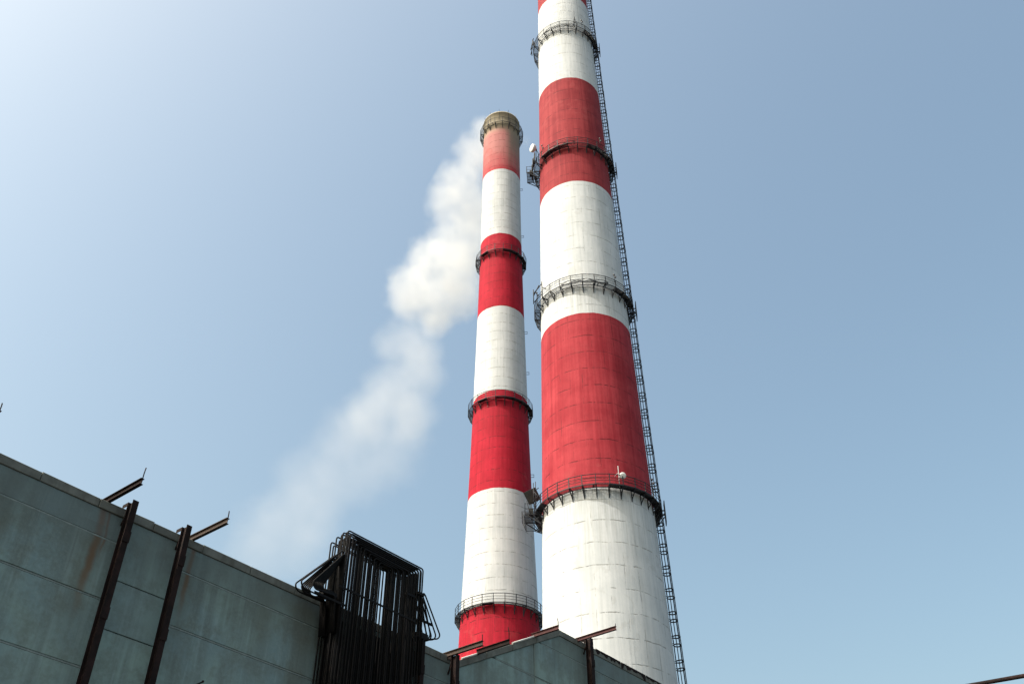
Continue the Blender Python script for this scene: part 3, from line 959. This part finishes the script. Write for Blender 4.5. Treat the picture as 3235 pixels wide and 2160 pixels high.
# loose cable loops hanging along galleries
for k, (ro, zd, p0, p1, lab) in enumerate(((ro2, 107.32, -40, 5, 'dark bundle of cables looped along the red band gallery'), (ro1, 80.58, -25, 32, 'dark cables strung along the white band gallery'), (ro3, 137.28, -40, 20, 'dark cables strung along the highest gallery'))):
    rr = random.Random(k + 3)
    mb = MB()
    for c in range(3):
        n = 26
        pts = []
        for i in range(n + 1):
            f = i / n
            a = p0 + (p1 - p0) * f
            pts.append(on_right(ro - 0.35 + 0.1 * c, a, zd + 0.12 + 0.14 * c + 0.10 * math.sin(f * 19 + c * 2) + rr.uniform(-.05, .05)))
        mb.tube(pts, 0.04, 6)
    o = mb.obj('cable_bundle', M['steel_blue'])
    tag(o, lab, 'cables')

# ------------------------------------------------------------------ pipe bridge at the right edge
t = empty('pipe_trestle', (14.6, 24.6, 0))
mb = MB()
pA, pB = Vector((-1.53, 2.40, 11.43)), Vector((-0.88, 0.95, 11.12))
mb.tube([pA + (pA - pB) * 1.5, pA, pB, pB + (pB - pA) * 9], 0.058, 12)
mb.obj('pipe', M['rust_dark'], t)
pq = pB + (pB - pA) * 4
for x_, y_, zz in ((pq.x, pq.y, pq.z),):
    mb = MB()
    if x_ > 0:
        mb.tube([(x_, y_, 0), (x_, y_, zz - 0.05)], 0.08, 10)
        mb.obj('post', M['rust_dark'], t)
tag(t, 'thin dark rusty pipe carried on a tall post beside the yard', 'pipe')

# ------------------------------------------------------------------ smoke plume
def plume_c(y):
    d = y - 113.8
    return -2.2 - 0.27 * d - 0.00095 * d * d
def plume_z(y):
    return 146.3 - 1.6 * (1 - math.exp(-(y - 113.8) / 12.0))
def plume_r(y):
    d = y - 113.8
    return 5.9 + 0.15 * d - 0.0004 * d * d
mb = MB()
YS = [112.6 + (330 - 112.6) * k / 44 for k in range(45)]
vs_, fs = [], []
NS = 28
for k, y in enumerate(YS):
    r = plume_r(max(y, 113.8)) * 1.45
    for s in range(NS):
        a = 2 * math.pi * s / NS
        vs_.append((plume_c(y) + r * math.cos(a), y, plume_z(y) + r * math.sin(a)))
# start cap sits just above the chimney mouth
for k in range(len(YS) - 1):
    for s in range(NS):
        u = (s + 1) % NS
        fs.append((k * NS + s, k * NS + u, (k + 1) * NS + u, (k + 1) * NS + s))
fs += [tuple(reversed(range(NS))), tuple((len(YS) - 1) * NS + s for s in range(NS))]
fs = [tuple(reversed(f)) for f in fs]
mb.add(vs_, fs, True)

g = NM('white_steam')
g.t.nodes.remove(g.b)
o, x, y, z = g.coords()
# billows: three runs of puffs, each thinner than the one before
PUFFS = {
    0.15: [(-3.6, 117.4, 151.0, 3.9), (-6.6, 121.0, 149.2, 4.6), (-9.8, 126.5, 148.2, 5.1), (-12.6, 131.0, 147.4, 4.6), (-7.2, 131.8, 146.5, 5.5), (-12.5, 138.7, 145.5, 5.0), (-8.0, 141.9, 145.5, 5.2), (-17.6, 147.8, 145.5, 5.6), (-12.1, 149.2, 145.5, 6.3), (-22.0, 154.6, 145.5, 5.6), (-15.9, 158.2, 145.5, 6.0), (-10.6, 158.3, 145.5, 4.6), (-17.4, 166.4, 145.5, 3.6)],
    0.042: [(2.7, 117.6, 150.0, 1.5), (-23.6, 174.2, 145.5, 6.4), (-28.8, 175.0, 145.5, 4.1), (-22.4, 185.2, 145.5, 5.8), (-29.6, 193.1, 145.5, 7.0), (-26.1, 203.6, 145.5, 6.8), (-36.6, 201.5, 145.5, 7.0)],
    0.016: [(-43.3, 209.4, 145.5, 7.2), (-34.0, 220.0, 145.5, 8.5), (-48.6, 222.0, 145.5, 7.8), (-42.5, 231.0, 145.5, 7.6), (-59.5, 233.2, 145.5, 7.7), (-55.0, 240.4, 145.5, 7.8), (-65.6, 250.2, 145.5, 8.0), (-60.4, 258.2, 145.5, 8.2), (-74.7, 263.4, 145.5, 10.1), (-67.6, 276.3, 145.5, 9.9), (-83.0, 283.6, 145.5, 9.9)],
}
b1 = g.noise(o, 0.11, 3, 0.5)
b2 = g.noise(o, 0.33, 4, 0.55)
edge = g.math('ADD', g.math('MULTIPLY', g.math('SUBTRACT', b1, 0.5), 1.3), g.math('MULTIPLY', g.math('SUBTRACT', b2, 0.5), g.math('SUBTRACT', 0.9, g.math('MULTIPLY', g.ramp(y, 160.0, 200.0), 0.45))))
den = None
for wgt, puffs in PUFFS.items():
    fld = None
    for (px, py, pz, pr) in puffs:
        vd = g.n('ShaderNodeVectorMath', operation='DISTANCE')
        g.set(vd.inputs[0], o)
        vd.inputs[1].default_value = (px, py, pz)
        q = g.math('DIVIDE', vd.outputs['Value'], -pr)
        fld = q if fld is None else g.math('SMOOTH_MAX', fld, q, 0.35)
    soft = {0.15: 0.72, 0.042: 1.1, 0.016: 1.3}[wgt]
    dg = g.math('MULTIPLY', g.ramp(g.math('ADD', g.math('ADD', fld, {0.15: 1.25, 0.042: 1.4, 0.016: 1.5}[wgt]), edge), 0.0, soft), wgt)
    den = dg if den is None else g.math('ADD', den, dg)
tail = g.math('SUBTRACT', 1.0, g.ramp(y, 235.0, 328.0))
den = g.math('MULTIPLY', den, tail)
pv = g.n('ShaderNodeVolumePrincipled')
pv.inputs['Color'].default_value = (0.90, 0.90, 0.90, 1)
pv.inputs['Anisotropy'].default_value = 0.15
g.set(pv.inputs['Density'], den)
g.t.links.new(pv.outputs[0], g.t.nodes['Material Output'].inputs['Volume'])
sm = mb.obj('smoke_plume', g.m)
tag(sm, 'pale plume of smoke drifting away from the slim chimney', 'smoke', None, 'stuff')
